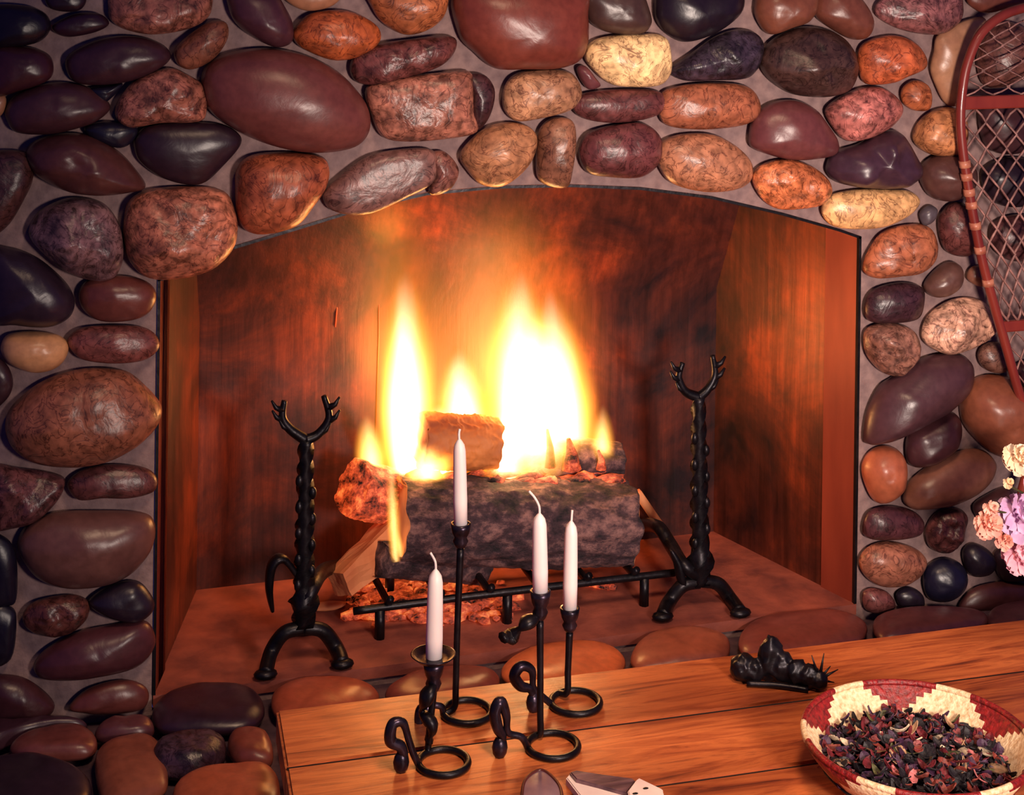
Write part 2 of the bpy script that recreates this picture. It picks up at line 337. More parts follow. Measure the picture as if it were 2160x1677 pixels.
grp(1440, 0, 2.994, [
 ([(-135,640),(-90,570),(120,530),(360,540),(455,610),(465,720),(360,785),(120,810),(-75,790),(-135,730)], (158,96,74), m_),
 ([(-150,970),(-120,900),(0,855),(180,855),(330,930),(415,1030),(405,1135),(300,1190),(120,1200),(-60,1150),(-135,1060)], (166,114,92), m_),
 ([(-70,440),(60,340),(200,240),(330,195),(440,210),(490,270),(480,370),(450,440),(380,490),(200,500),(20,500)], (54,44,62), c_),
 ([(-165,60),(-120,-80),(200,-90),(350,-60),(360,60),(250,170),(100,240),(-20,250),(-130,170)], (30,20,34)),
 ([(460,60),(520,-60),(800,-60),(830,40),(780,130),(680,170),(560,210),(500,170)], (126,76,62), dict(h=1.3)),
 ([(840,30),(900,-60),(1050,-60),(1150,40),(1190,150),(1150,230),(1060,240),(960,190),(850,110)], (116,68,58)),
 ([(500,380),(560,270),(700,190),(830,180),(960,220),(1040,300),(1080,420),(1040,540),(950,590),(800,600),(660,570),(540,480)], (66,46,46), dict(kind='m', h=1.2, lump=.3)),
 ([(1120,320),(1180,260),(1330,230),(1450,270),(1520,360),(1510,430),(1400,480),(1300,520),(1160,520),(1120,430)], (192,100,66), dict(kind='m', lump=.3)),
 ([(1230,90),(1260,0),(1400,-60),(1700,-60),(1750,40),(1730,130),(1640,200),(1520,210),(1350,170)], (136,88,94), c_),
 ([(1390,560),(1460,510),(1540,540),(1560,620),(1540,690),(1450,690),(1390,640)], (170,98,66), m_),
 ([(1590,330),(1620,220),(1780,140),(1900,130),(1850,250),(1790,400),(1770,560),(1740,650),(1660,640),(1600,530),(1570,430)], (170,128,104), dict(h=.5)),
 ([(910,700),(990,620),(1130,560),(1250,560),(1340,620),(1370,700),(1300,790),(1180,860),(1040,880),(960,810)], (190,118,118), dict(kind='c', label='pink and white marbled stone')),
 ([(430,850),(460,740),(560,660),(700,640),(820,690),(900,790),(960,890),(950,960),(860,990),(680,1000),(520,960),(440,920)], (104,58,64)),
 ([(920,1040),(970,960),(1120,910),(1220,850),(1330,830),(1400,900),(1460,1020),(1460,1100),(1370,1170),(1200,1180),(1000,1150),(930,1100)], (66,44,62), dict(h=1.5, lump=.4)),
 ([(1460,870),(1500,770),(1590,700),(1710,690),(1770,760),(1770,900),(1720,970),(1600,975),(1510,940)], (188,128,90), dict(kind='m', h=1.2)),
 ([(450,1120),(520,1040),(660,1010),(800,1050),(890,1120),(920,1200),(870,1280),(740,1310),(600,1310),(500,1240)], (196,116,80), c_),
 ([(1500,1110),(1540,1020),(1650,970),(1760,990),(1830,1080),(1800,1200),(1680,1260),(1560,1230)], (88,58,58), dict(h=1.3)),
 ([(890,1330),(940,1240),(1100,1200),(1300,1200),(1420,1210),(1480,1270),(1420,1350),(1280,1420),(1120,1440),(960,1420)], (236,190,140), dict(kind='m', label='cream elongated stone by the right end of the arch')),
 ([(1500,1350),(1550,1300),(1600,1320),(1580,1390),(1520,1420)], (80,74,88)),
 ([(1620,1400),(1680,1300),(1770,1290),(1830,1380),(1850,1500),(1820,1590),(1740,1610),(1650,1560)], (96,54,56), m_),
 ([(1800,0),(1830,-60),(2200,-60),(2200,0),(2050,50),(1920,80),(1840,50)], (110,60,52)),
 ([(1870,330),(1960,180),(2080,150),(2200,240),(2200,420),(2040,530),(1900,520)], (128,84,80), m_),
 ([(1880,700),(2000,640),(2200,660),(2230,850),(2100,960),(1920,920)], (70,44,52)),
 ([(1900,1080),(2050,1000),(2220,1040),(2240,1240),(2080,1300),(1930,1240)], (40,28,42)),
 ([(1960,1420),(2100,1360),(2240,1400),(2250,1600),(2080,1640),(1960,1560)], (80,48,54), m_),
])
grp(1700, 440, 2.9957, [
 ([(370,350),(400,270),(480,160),(620,110),(760,120),(810,220),(790,330),(700,400),(560,420),(440,430),(380,400)], (170,104,78), dict(kind='m', lump=.3)),
 ([(380,600),(440,510),(600,470),(720,500),(730,600),(690,690),(540,715),(400,700)], (62,38,50), m_),
 ([(385,770),(500,725),(650,760),(700,850),(680,950),(600,1040),(500,1035),(420,970),(375,880)], (138,98,90), c_),
 ([(750,490),(810,400),(900,340),(970,370),(970,470),(890,540),(800,550)], (96,68,66), dict(h=1.2)),
 ([(740,790),(780,680),(900,590),(1030,570),(1130,610),(1170,720),(1140,800),(1040,870),(900,910),(780,860)], (220,176,160), dict(kind='c', lump=.5, label='pale pinkish rough stone beside the snowshoe')),
 ([(380,1440),(400,1280),(470,1130),(560,1065),(700,970),(850,925),(980,940),(1030,1020),(1000,1140),(880,1260),(700,1360),(540,1440),(420,1470)], (74,48,58), dict(h=.9)),
 ([(640,1560),(650,1440),(740,1360),(880,1290),(950,1320),(960,1420),(910,1520),(800,1600),(680,1620)], (70,40,48)),
 ([(990,1200),(1040,1110),(1150,1060),(1290,1080),(1380,1180),(1420,1300),(1400,1430),(1280,1520),(1190,1540),(1070,1440),(1000,1340)], (140,84,66), dict(h=1.3)),
 ([(1090,920),(1130,860),(1220,850),(1290,940),(1260,1020),(1180,1030),(1110,990)], (110,78,72), m_),
 ([(1020,440),(1050,370),(1130,370),(1150,440),(1100,490)], (130,88,76)),
 ([(1320,1010),(1400,960),(1520,980),(1540,1150),(1460,1230),(1380,1130)], (60,34,46)),
])
grp(1760, 900, 3.8125, [
 ([(230,330),(290,210),(400,160),(510,200),(550,330),(520,480),(430,570),(330,590),(260,480)], (168,96,72), dict(h=1.3)),
 ([(570,560),(640,420),(820,290),(1020,200),(1180,200),(1270,290),(1240,400),(1120,520),(920,610),(760,640),(620,640)], (140,94,82)),
 ([(240,780),(290,680),(440,640),(620,680),(700,760),(680,850),(560,890),(350,900),(250,870)], (78,44,54), m_),
 ([(740,860),(780,750),(860,680),(980,660),(1050,720),(1020,860),(960,960),(860,1000),(770,960)], (96,56,60), c_),
 ([(210,1080),(270,980),(400,930),(560,950),(680,1010),(720,1090),(660,1190),(540,1260),(380,1270),(260,1200)], (150,98,84), m_),
 ([(720,1240),(760,1120),(880,1060),(1000,1100),(1050,1200),(1000,1320),(880,1390),(760,1370)], (24,22,46)),
 ([(1040,1000),(1120,940),(1240,1000),(1280,1100),(1220,1180),(1100,1190),(1050,1110)], (30,22,36)),
 ([(230,1350),(300,1300),(420,1330),(480,1430),(400,1490),(260,1470)], (110,66,70), m_),
 ([(1120,640),(1250,540),(1380,490),(1420,560),(1360,700),(1200,760)], (70,42,48)),
 ([(1020,1420),(1150,1290),(1400,1250),(1600,1300),(1600,1420),(1300,1480),(1060,1470)], (82,46,50)),
 ([(500,1350),(600,1290),(700,1350),(700,1450),(560,1470)], (34,26,42)),
 ([(1310,1000),(1500,960),(1640,1060),(1590,1200),(1370,1230),(1300,1120)], (50,32,44)),
])
grp(0, 540, 2.9957, [
 ([(-60,-20),(80,-40),(220,10),(340,100),(430,200),(460,300),(420,380),(300,430),(100,420),(-60,380)], (50,36,54), dict(label='large dark blue-grey stone at the left edge')),
 ([(510,240),(560,160),(700,130),(850,140),(950,190),(975,270),(920,360),(800,400),(640,400),(540,340)], (104,56,54)),
 ([(15,570),(60,500),(200,480),(350,500),(420,560),(400,650),(320,710),(200,725),(80,680),(30,630)], (210,158,118), dict(h=1.2, label='pale tan flattened stone at the left')),
 ([(440,530),(520,460),(700,440),(880,450),(970,500),(990,580),(900,650),(720,670),(540,650),(470,600)], (116,66,66), m_),
 ([(60,1050),(100,950),(250,820),(420,750),(600,720),(780,740),(900,830),(985,930),(995,1010),(940,1100),(820,1200),(650,1280),(450,1310),(250,1290),(120,1220),(70,1140)], (148,92,74), dict(kind='m', lump=.15, label='largest brown mottled boulder left of the opening')),
 ([(-60,650),(40,690),(80,800),(40,900),(-60,950)], (56,34,44)),
 ([(-60,1350),(150,1350),(370,1390),(390,1470),(300,1600),(180,1680),(0,1720),(-60,1690)], (104,64,70), c_),
 ([(440,1440),(520,1360),(700,1320),(900,1340),(975,1400),(960,1480),(820,1520),(640,1520),(500,1530)], (92,52,54), m_),
])
grp(0, 1050, 2.675, [
 ([(120,250),(180,150),(330,90),(560,80),(780,90),(850,140),(850,250),(790,350),(700,430),(560,480),(380,490),(230,440),(150,350)], (100,66,66), dict(label='big brown stone low on the left wall')),
 ([(-60,240),(40,240),(90,350),(90,560),(40,600),(-60,590)], (24,20,42)),  # dark upright object at the left edge, drawn as two stones
 ([(-60,620),(60,620),(90,700),(60,900),(-60,920)], (24,20,42)),
 ([(140,650),(220,580),(400,550),(490,590),(480,680),(380,760),(260,770),(160,730)], (98,56,54), c_),
 ([(510,580),(620,500),(760,470),(840,540),(860,620),(780,690),(660,680),(560,640)], (34,24,42)),
 ([(210,930),(290,840),(450,760),(640,720),(800,700),(855,770),(850,850),(760,940),(560,990),(380,1010),(240,1000)], (76,40,50), dict(h=1.2)),
 ([(400,1180),(500,1080),(680,1030),(800,1060),(830,1130),(780,1190),(600,1210),(460,1200)], (96,50,50)),
 ([(-60,1030),(100,1010),(230,1080),(300,1170),(240,1230),(80,1230),(-60,1220)], (70,38,46)),
])

# ------------------------------------------------------------------ hearth and floor
bm = bmesh.new(); box(bm, (-1.6, -3.2, -.36), (3.2, 0, -.30)); fl = link('floor', bm, simple('floor_boards', (60, 34, 26), (96, 54, 36), 5, .5, stretch=(1, 8, 1)), smooth=False, kind='structure')
bm = bmesh.new(); box(bm, (-1.25, -.46, -.30), (2.85, -.001, -.030), .004)
hearth = tag(link('stone_hearth', bm, simple('dark_mortar', (58, 38, 48), (92, 64, 70), 40, .9, bs=.6, bd=.006), smooth=False), 'raised cobblestone hearth ledge in front of the fire opening', 'hearth')  # hearth mortar in a darker tone than the wall mortar
def hearth_stone(px, col, kind='s', h=.022, z=-.012, i=[50]):
    i[0] += 1; w = [onZ(x, y, z+h*.4) for x, y in px]; c = sum(w, Vector())/len(w)
    bm = stone_bm([(p.x-c.x, p.y-c.y) for p in w], Vector(), Vector((1, 0, 0)), Vector((0, 1, 0)), Vector((0, 0, 1)), h, i[0]*1.9, .2, False, .5)
    bmesh.ops.translate(bm, verts=bm.verts, vec=(c.x, c.y, z))
    o = link('stone', bm, M_ST[kind], hearth); o.color = lin(P[col] if isinstance(col, str) else col, 1.15)
for r in [
 ([(322,1490),(360,1455),(430,1440),(520,1445),(553,1470),(555,1505),(515,1530),(410,1537),(335,1530)], (50,28,42)),
 ([(572,1466),(610,1438),(690,1428),(770,1438),(800,1465),(740,1500),(600,1510)], (150,74,54)),
 ([(812,1455),(860,1425),(960,1408),(1040,1412),(1050,1440),(980,1470),(850,1480)], (120,60,52)),
 ([(1060,1400),(1110,1368),(1200,1352),(1290,1360),(1320,1392),(1280,1430),(1150,1450),(1070,1430)], (186,96,58)),
 ([(1330,1380),(1360,1340),(1440,1324),(1510,1328),(1540,1350),(1520,1390),(1420,1405),(1350,1405)], (142,78,60)),
 ([(1560,1335),(1600,1302),(1700,1288),(1800,1292),(1830,1320),(1790,1360),(1650,1380),(1570,1372)], (120,62,56)),
 ([(1845,1300),(1900,1288),(2000,1282),(2080,1290),(2060,1320),(1900,1345),(1850,1335)], (90,50,54)),
 ([(2090,1285),(2200,1268),(2260,1290),(2200,1320),(2100,1320)], (80,44,50)),
 ([(200,1600),(230,1560),(300,1545),(340,1570),(355,1640),(330,1670),(230,1700)], (130,72,54)),
 ([(-40,1610),(40,1585),(110,1600),(190,1640),(160,1700),(-40,1710)], (40,26,40)),
 ([(20,1570),(60,1545),(150,1530),(200,1545),(195,1580),(110,1590),(50,1590)], (110,58,52)),
 ([(365,1660),(410,1625),(500,1612),(568,1612),(590,1650),(570,1700),(400,1720)], (160,84,58)),
 ([(480,1560),(500,1540),(545,1535),(572,1560),(572,1600),(520,1604),(490,1590)], (120,62,52)),
 ([(-40,1530),(60,1520),(150,1515),(180,1525),(60,1545),(-40,1575)], (60,34,44)),
 ([(200,1540),(240,1520),(310,1515),(325,1535),(290,1548),(220,1552)], (84,46,50)),
 ([(600,1540),(700,1520),(760,1560),(700,1600),(610,1600)], (120,62,52)),
]: hearth_stone(r[0], r[1])
hearth_stone([(318,1588),(345,1562),(396,1553),(465,1552),(478,1572),(460,1598),(412,1618),(338,1614)], (64,44,56), 'c', .034)

# ------------------------------------------------------------------ firebox
fb = thing('firebox', (W/2, .2, 0), 'rust-brown steel firebox lining behind the arched opening', 'fireplace')
nR = Vector((D, S, 0)).normalized(); nL = Vector((D, -S, 0)).normalized()
lean = onPlane(1555, 450, (W, 0, 0), nR); yl, zl = max(.1, lean.y), lean.z
kn = onPlane(1520, 610, (W, 0, 0), nR); zk = kn.z
yt = D + (yl-D)*(1.05-zk)/(zl-zk)*1.0; yt = max(yt, .05)
def wx(y, side): return S*y/D if side < 0 else W - S*y/D
bm = bmesh.new(); rows = [(D, -.0)] + [(D, zk*k/4) for k in range(1, 5)] + [(D+(yt-D)*k/5, zk+(1.05-zk)*k/5) for k in range(1, 6)]
vv = [[bm.verts.new((wx(y, -1)+(wx(y, 1)-wx(y, -1))*k/12, y, z)) for k in range(13)] for y, z in rows]
for A, B in zip(vv, vv[1:]):
    for k in range(12): bm.faces.new((A[k], A[k+1], B[k+1], B[k]))
link('back_panel', bm, M_STEEL, fb)
for x_, ya, yb in ((800, 560, 940), (715, 560, 690)):
    p_, q_ = onY(x_, ya, D-.003), onY(x_-8, yb, D-.003); bm = bmesh.new(); tube(bm, [p_, p_.lerp(q_, .4)+Vector((.002, 0, 0)), q_], .0016, 6); link('seam', bm, M_FLG, fb)
for sd in (-1, 1):
    bm = bmesh.new(); t0, t1 = .11, 1.0
    ys = [TH+.0, .06] ; 
    quad(bm, (wx(.075, sd), .075, 0), (wx(D, sd), D, 0), (wx(D, sd), D, 1.05), (wx(.075, sd), .075, 1.05))
    link('side_panel', bm, M_STEEL, fb, smooth=False)
    bm = bmesh.new(); o_ = .004*sd
    quad(bm, (wx(.0, sd)-o_, .002, 0), (wx(.08, sd)-o_, .08, 0), (wx(.08, sd)-o_, .08, 1.05), (wx(.0, sd)-o_, .002, 1.05))
    bmesh.ops.solidify(bm, geom=bm.faces[:], thickness=.003)
    link('side_flange', bm, M_FLG, fb, smooth=False)
bm = bmesh.new(); FP = [(0.001, -.004), (W-.001, -.004), (W-.001, .03), (W+.02, .031), (W-S+.03, D+.02), (S-.03, D+.02), (-.02, .031), (.001, .03)]
ft = [bm.verts.new((x, y, 0)) for x, y in FP]; fb_ = [bm.verts.new((x, y, -.019)) for x, y in FP]
bm.faces.new(ft); bm.faces.new(fb_[::-1])
for k in range(8): bm.faces.new((ft[k], fb_[k], fb_[(k+1) % 8], ft[(k+1) % 8]))
link('firebox_floor', bm, M_ASH, fb, smooth=False, label='dull red hearth floor panel')
bm = bmesh.new(); quad(bm, (0, .0, 1.05), (W, .0, 1.05), (W-S, D, 1.05), (S, D, 1.05)); quad(bm, (0, TH+.001, .5+.28), (W, TH+.001, .78), (W, TH+.001, 1.05), (0, TH+.001, 1.05))
link('smoke_hood', bm, M_IRON, fb, smooth=False)
bm = bmesh.new()
edge = [Vector((0, 0, 0))] + [Vector(a) for a in arch] + [Vector((W, 0, 0))]
for a, b in zip(edge, edge[1:]):
    t = (b-a).normalized(); n = Vector((t.z, 0, -t.x))*.005
    f_ = quad(bm, a+Vector((0, -.003, 0)), b+Vector((0, -.003, 0)), b+n+Vector((0, -.003, 0)), a+n+Vector((0, -.003, 0)))
    f_ = quad(bm, a+n+Vector((0, -.003, 0)), b+n+Vector((0, -.003, 0)), b+n+Vector((0, .006, 0)), a+n+Vector((0, .006, 0)))
bmesh.ops.remove_doubles(bm, verts=bm.verts, dist=.0005)
link('edge_trim', bm, M_IRON, fb, smooth=False, label='black edge strip around the opening')

# ------------------------------------------------------------------ andirons
def andiron(base, top, forkL, forkR, legs, curl, label):
    Y = base.y; a = thing('andiron', (base.x, Y, 0), label, 'andiron', 'pair of wrought iron andirons')
    bm = bmesh.new(); n = 40; pts = [base + (top-base)*(i/n) for i in range(n+1)]
    tube(bm, pts, lambda t: .0165 + .007*(math.exp(-((t-.12)/.05)**2)) - .005*t, 8, square=True, twist=16)
    for k in range(10): blob(bm, base+(top-base)*(.16+.07*k)+Vector((.011*(-1)**k, -.008, 0)), (.007, .006, .011), 2)
    link('post', bm, M_IRON, a)
    for f_, s in ((forkL, -1), (forkR, 1)):
        bm = bmesh.new(); c = crv(f_, 5); tube(bm, c, lambda t: .0095*(1-.5*t), 8)
        for k in (.35, .6, .82):
            p = c[int(k*(len(c)-1))]; tube(bm, [p, p+Vector((s*.012, -.003, .006)), p+Vector((s*.019, -.004, .018))], lambda t: .0065*(1-.7*t), 6)
        link('antler_prong', bm, M_IRON, a)
    for l in legs:
        bm = bmesh.new(); tube(bm, crv(l, 7), lambda t: .012 + .001*t, 8)
        e = l[-1]; blob(bm, (e.x, e.y, e.z), (.02, .014, .009), 2); link('leg', bm, M_IRON, a)
    if curl:
        bm = bmesh.new(); c = crv(curl, 6); tube(bm, c, lambda t: .005+.009*sin(pi*t), 8, flat=.6); link('curl', bm, M_IRON, a)
    return a
YA = .035
L = lambda x, y, Y=YA: onY(x, y, Y)
def foot(x, y): p = onZ(x, y, .009); return p
b1 = L(640, 1320); t1 = L(645, 928)
andiron(b1, t1, [t1, L(612, 905), L(596, 880), L(600, 845)], [t1, L(672, 915), L(694, 880), L(683, 835)],
        [[L(640, 1325), L(600, 1335), L(572, 1375), foot(560, 1422)], [L(640, 1325), L(680, 1330), L(708, 1365), foot(722, 1400)], [L(636, 1300), L(660, 1240), L(690, 1200, .14), onZ(752, 1195, .01)]],
        [L(632, 1225), L(600, 1180), L(575, 1190), L(568, 1240), L(575, 1290)],
        'black twisted wrought iron andiron with antler fork at the left of the fire')
b2 = L(1476, 1232, .06); t2 = L(1473, 838, .06)
L2 = lambda x, y: onY(x, y, .06)
andiron(b2, t2, [t2, L2(1445, 825), L2(1432, 795), L2(1440, 765)], [t2, L2(1492, 822), L2(1508, 790), L2(1503, 750)],
        [[L2(1474, 1228), L2(1440, 1235), L2(1412, 1268), foot(1398, 1300)], [L2(1478, 1225), L2(1515, 1232), L2(1540, 1262), foot(1562, 1292)], [L2(1472, 1215), L2(1440, 1190), onY(1415, 1150, .14), onY(1385, 1110, .2), onZ(1345, 1110, .01)]],
        [L2(1455, 1240), L2(1438, 1225), L2(1430, 1190), L2(1415, 1160)],
        'black twisted wrought iron andiron with antler fork at the right of the fire')

# ------------------------------------------------------------------ grate, logs, embers
gr = thing('log_grate', (.6, .17, 0), 'low black iron bar grate holding the burning logs', 'grate')
ZG = .062
gx0, gx1 = onY(745, 1238, .1).x, onY(1420, 1170, .1).x
bm = bmesh.new(); tube(bm, crv([(gx0, .095, ZG-.01), (.6, .09, ZG-.006), (gx1, .095, ZG-.01)], 8), .007, 8); link('front_bar', bm, M_IRON, gr)
bm = bmesh.new(); tube(bm, [(gx0+.04, .27, ZG-.01), (gx1-.1, .27, ZG-.01)], .007, 8); link('back_bar', bm, M_IRON, gr)
for k in range(6):
    x = gx0+.06+k*(gx1-gx0-.14)/5
    bm = bmesh.new(); tube(bm, [(x, .075, ZG+.012), (x, .095, ZG-.002), (x, .29, ZG-.002)], .0065, 8); link('cross_bar', bm, M_IRON, gr)
for x, y in ((onY(1068, 1300, .1).x, .095), (onY(1357, 1228, .1).x, .095), (onY(800, 1300, .1).x, .095), (.45, .27), (.8, .27)):
    bm = bmesh.new(); tube(bm, [(x, y, ZG-.012), (x, y, .0)], .009, 8); link('leg', bm, M_IRON, gr)
def log(name, a, b, r, mat, label, squash=1.0, seed=1, endmat=None, parent=None):
    a, b = Vector(a), Vector(b); bm = bmesh.new(); ax = (b-a).normalized()
    s = Vector((0, 0, 1)); s = (s-ax*s.dot(ax)).normalized(); q = ax.cross(s); n, mseg = 72, 80; rings = []
    for i in range(mseg+1):
        t = i/mseg; c = a+(b-a)*t; ring = []
        for k in range(n):
            an = 2*pi*k/n; rr = r*(1+.10*noise.noise(Vector((t*3, cos(an)*1.3+seed, sin(an)*1.3)))+.07*noise.noise(Vector((t*9, cos(an)*5+seed, sin(an)*5)))+.06*abs(noise.noise(Vector((t*22, cos(an)*11+seed, sin(an)*11)))))
            ring.append(bm.verts.new(c+(s*cos(an)*squash+q*sin(an))*rr+ax*(.012*noise.noise(Vector((cos(an)*2, sin(an)*2, seed))))))
        rings.append(ring)
    for A, B in zip(rings, rings[1:]):
        for k in range(n): bm.faces.new((A[k], A[(k+1) % n], B[(k+1) % n], B[k]))
    for R_ in (rings[0], rings[-1]): bm.faces.new(R_).material_index = 1 if endmat else 0
    o = link(name, bm, [mat, endmat or mat]); tag(o, label, 'firewood'); return o
YL = .165
lg = log('firewood_log', onY(838, 1098, YL), onY(1322, 1106, YL), .074, M_BARK, 'thick charred log lying across the front of the grate', 1.0, 3, M_SPLIT)
# glowing crust riding on the front log's upper side
bm = bmesh.new(); A, B = onY(850, 1010, YL+.02), onY(1300, 1010, YL+.02)
for k in range(60):
    t = random.random(); p = A.lerp(B, t); p.z = lg.data.vertices[0].co.z*0 + (A.z+(B.z-A.z)*t) + random.uniform(-.012, .004); p.y += random.uniform(-.02, .03)
    blob(bm, p, (random.uniform(.01, .03), random.uniform(.008, .016), random.uniform(.004, .010)), 2, .5, 2, k)
link('glowing_crust', bm, M_GLOW, lg, label='red glowing embers along the top of the log')
log('firewood_log', onY(745, 1030, .2), onY(900, 1070, .26), .048, M_GLOW, 'glowing red log end at the left side of the fire', 1, 8)
log('firewood_log', onY(800, 1180, .13), onY(1010, 1195, .2), .036, M_BARK, 'small dark log lying low on the left part of the grate', .8, 12)
log('firewood_log', onY(886, 928, .215), onY(1042, 936, .215), .047, M_SPLITB, 'split log standing out orange at the back of the flames', 1.0, 15)
log('firewood_log', onY(1060, 965, .25), onY(1300, 985, .25), .045, M_BARK, 'dark log half hidden by the tall right flames', 1.0, 18)
# pale split billet leaning on the left of the grate
bm = bmesh.new(); a = onY(715, 1232, .13); b = onY(835, 1130, .2); ax = (b-a).normalized(); s = Vector((0, -1, .3)); s = (s-ax*s.dot(ax)).normalized(); q = ax.cross(s)
A = [bm.verts.new(a+s*u*.03+q*v*.026) for u, v in ((1, -.6), (.6, 1), (-1, .5), (-.6, -1))]
B = [bm.verts.new(b+s*u*.033+q*v*.036) for u, v in ((1, -.8), (.6, 1), (-1, .5), (-.6, -1))]
for k in range(4): bm.faces.new((A[k], A[(k+1) % 4], B[(k+1) % 4], B[k]))
bm.faces.new(A[::-1]); bm.faces.new(B); bmesh.ops.subdivide_edges(bm, edges=bm.edges[:], cuts=4, use_grid_fill=True)
for v in bm.verts: v.co += Vector((noise.noise(v.co*40), noise.noise(v.co*40+Vector((5, 0, 0))), noise.noise(v.co*40+Vector((0, 5, 0)))))*.005
tag(link('split_billet', bm, M_SPLIT, smooth=False), 'pale unburnt split wood wedge leaning at the left of the grate', 'firewood')
bm = bmesh.new(); a = onY(1345, 1040, .3); b = onZ(1400, 1120, .012)
tube(bm, [a, a.lerp(b, .5), b], .009, 6); tag(link('kindling_stick', bm, M_SPLIT), 'thin reddish stick leaning beside the right andiron', 'firewood')
# char tips standing in the right flame
for k, (x, y0, y1, w) in enumerate([(1160, 985, 905, .010), (1205, 990, 925, .018), (1268, 990, 950, .009)]):
    bm = bmesh.new(); a, b = onY(x, y0, .2), onY(x-6, y1, .2)
    tube(bm, [a, a.lerp(b, .5)+Vector((.003, 0, 0)), b], lambda t: w*(1-.85*t)+.001, 7); 
    tag(link('wood_splinter', bm, M_GLOW), ['curved charred splinter standing between the two tall flames', 'broad pointed splinter upright in the right flame', 'short charred splinter near the right end of the front log'][k], 'firewood')
# embers on the floor: uncountable
bm = bmesh.new()
for k in range(330):
    px, py = random.gauss(900, 95), random.gauss(1270, 20)
    if not (730 < px < 1090 and 1225 < py < 1318): continue
    p = onZ(px, py, .006); r = random.uniform(.004, .013)
    blob(bm, p, (r*1.4, r, r*.8), 1, .6, 2, k)
tag(link('embers', bm, M_EMB, smooth=False), 'heap of glowing embers and ash under the grate', 'embers', kind='stuff')
bm = bmesh.new(); a, b = onZ(1225, 1225, .008), onZ(1300, 1240, .008); tube(bm, crv([a, a.lerp(b, .5)+Vector((0, .004, 0)), b], 4), lambda t: .009*sin(pi*(.15+.7*t)), 7)
tag(link('ember_chip', bm, M_GLOW), 'single glowing chip of wood under the right of the grate', 'embers')
for k, (x, y) in enumerate([(690, 1278), (640, 1330)]):
    bm = bmesh.new(); c = onZ(x, y, .006); blob(bm, c, (.032, .014, .007), 2, .5, 2, k); tag(link('bark_chip', bm, M_SPLIT), ['pale bark chip on the firebox floor left of the embers', 'small bark chip between the legs of the left andiron'][k], 'firewood')

# ------------------------------------------------------------------ fire
fire = thing('fire', (.6, .2, .1), 'bright yellow-white fire burning over the logs', 'fire')
def flame(base_px, top_px, wpx, Y, mat, dy=.6, lean_y=0, energy=0, label=None):
    b = onY(*base_px, Y); t = onY(*top_px, Y); w = wpx/1130/2
    bm = bmesh.new(); n = 20; rings = []
    for i in range(15):
        z = i/14; R_ = 1.8*(z+.06)**.4*max(.0, 1-z)**.62*1.15+.04
        rings.append([bm.verts.new((R_*cos(2*pi*k/n), R_*sin(2*pi*k/n), z)) for k in range(n)])
    for A, B in zip(rings, rings[1:]):
        for k in range(n): bm.faces.new((A[k], A[(k+1) % n], B[(k+1) % n], B[k]))
    bm.faces.new(rings[0][::-1]); bm.faces.new(rings[-1])
    o = link('flame', bm, mat, None, label=label); o.parent = fire
    h = (t-b).length; M_ = Matrix(((w, 0, t.x-b.x, b.x), (0, w*dy, lean_y, b.y), (0, 0, t.z-b.z, b.z), (0, 0, 0, 1)))
    o.matrix_parent_inverse = Matrix.Translation(-Vector(fire.location)) @ M_
    if energy:
        l = bpy.data.lights.new('fire_light', 'POINT'); l.energy = energy; l.color = (1, .30, .04); l.shadow_soft_size = .05
        lo = bpy.data.objects.new('fire_light', l); COL.objects.link(lo); lo.location = b.lerp(t, .42)+Vector((0, .055, 0))
flame((862, 1010), (856, 560), 150, .24, M_FL, energy=1.9)
flame((850, 1000), (848, 640), 120, .22, M_FL)
flame((1110, 1010), (1090, 560), 200, .25, M_FL, energy=2.3)
flame((1195, 1010), (1158, 600), 190, .25, M_FL, energy=1.3)
flame((1125, 1000), (1125, 660), 250, .22, M_FL)
flame((985, 960), (966, 730), 150, .29, M_FL)
flame((930, 1000), (925, 850), 170, .29, M_FL)
flame((900, 1015), (905, 930), 130, .17, M_FLT)
flame((1070, 1010), (1070, 850), 150, .2, M_FL)
flame((1268, 1000), (1272, 850), 66, .22, M_FLT)
flame((790, 1020), (772, 870), 80, .22, M_FLT)
flame((835, 1185), (822, 950), 34, .10, M_FLT)
flame((846, 1175), (838, 1110), 20, .10, M_FLT)
flame((1060, 1010), (1060, 380), 560, .28, M_FLS, dy=.3, label='faint orange veil of the fire')
flame((860, 1010), (835, 330), 270, .28, M_FLS, dy=.4, label='faint orange veil of the fire')
l = bpy.data.lights.new('fire_light', 'POINT'); l.energy = .8; l.color = (1, .34, .05); l.shadow_soft_size = .04  # extra light added above the flames for the glow on the back wall
lo = bpy.data.objects.new('fire_light', l); COL.objects.link(lo); lo.location = onY(840, 545, .27)

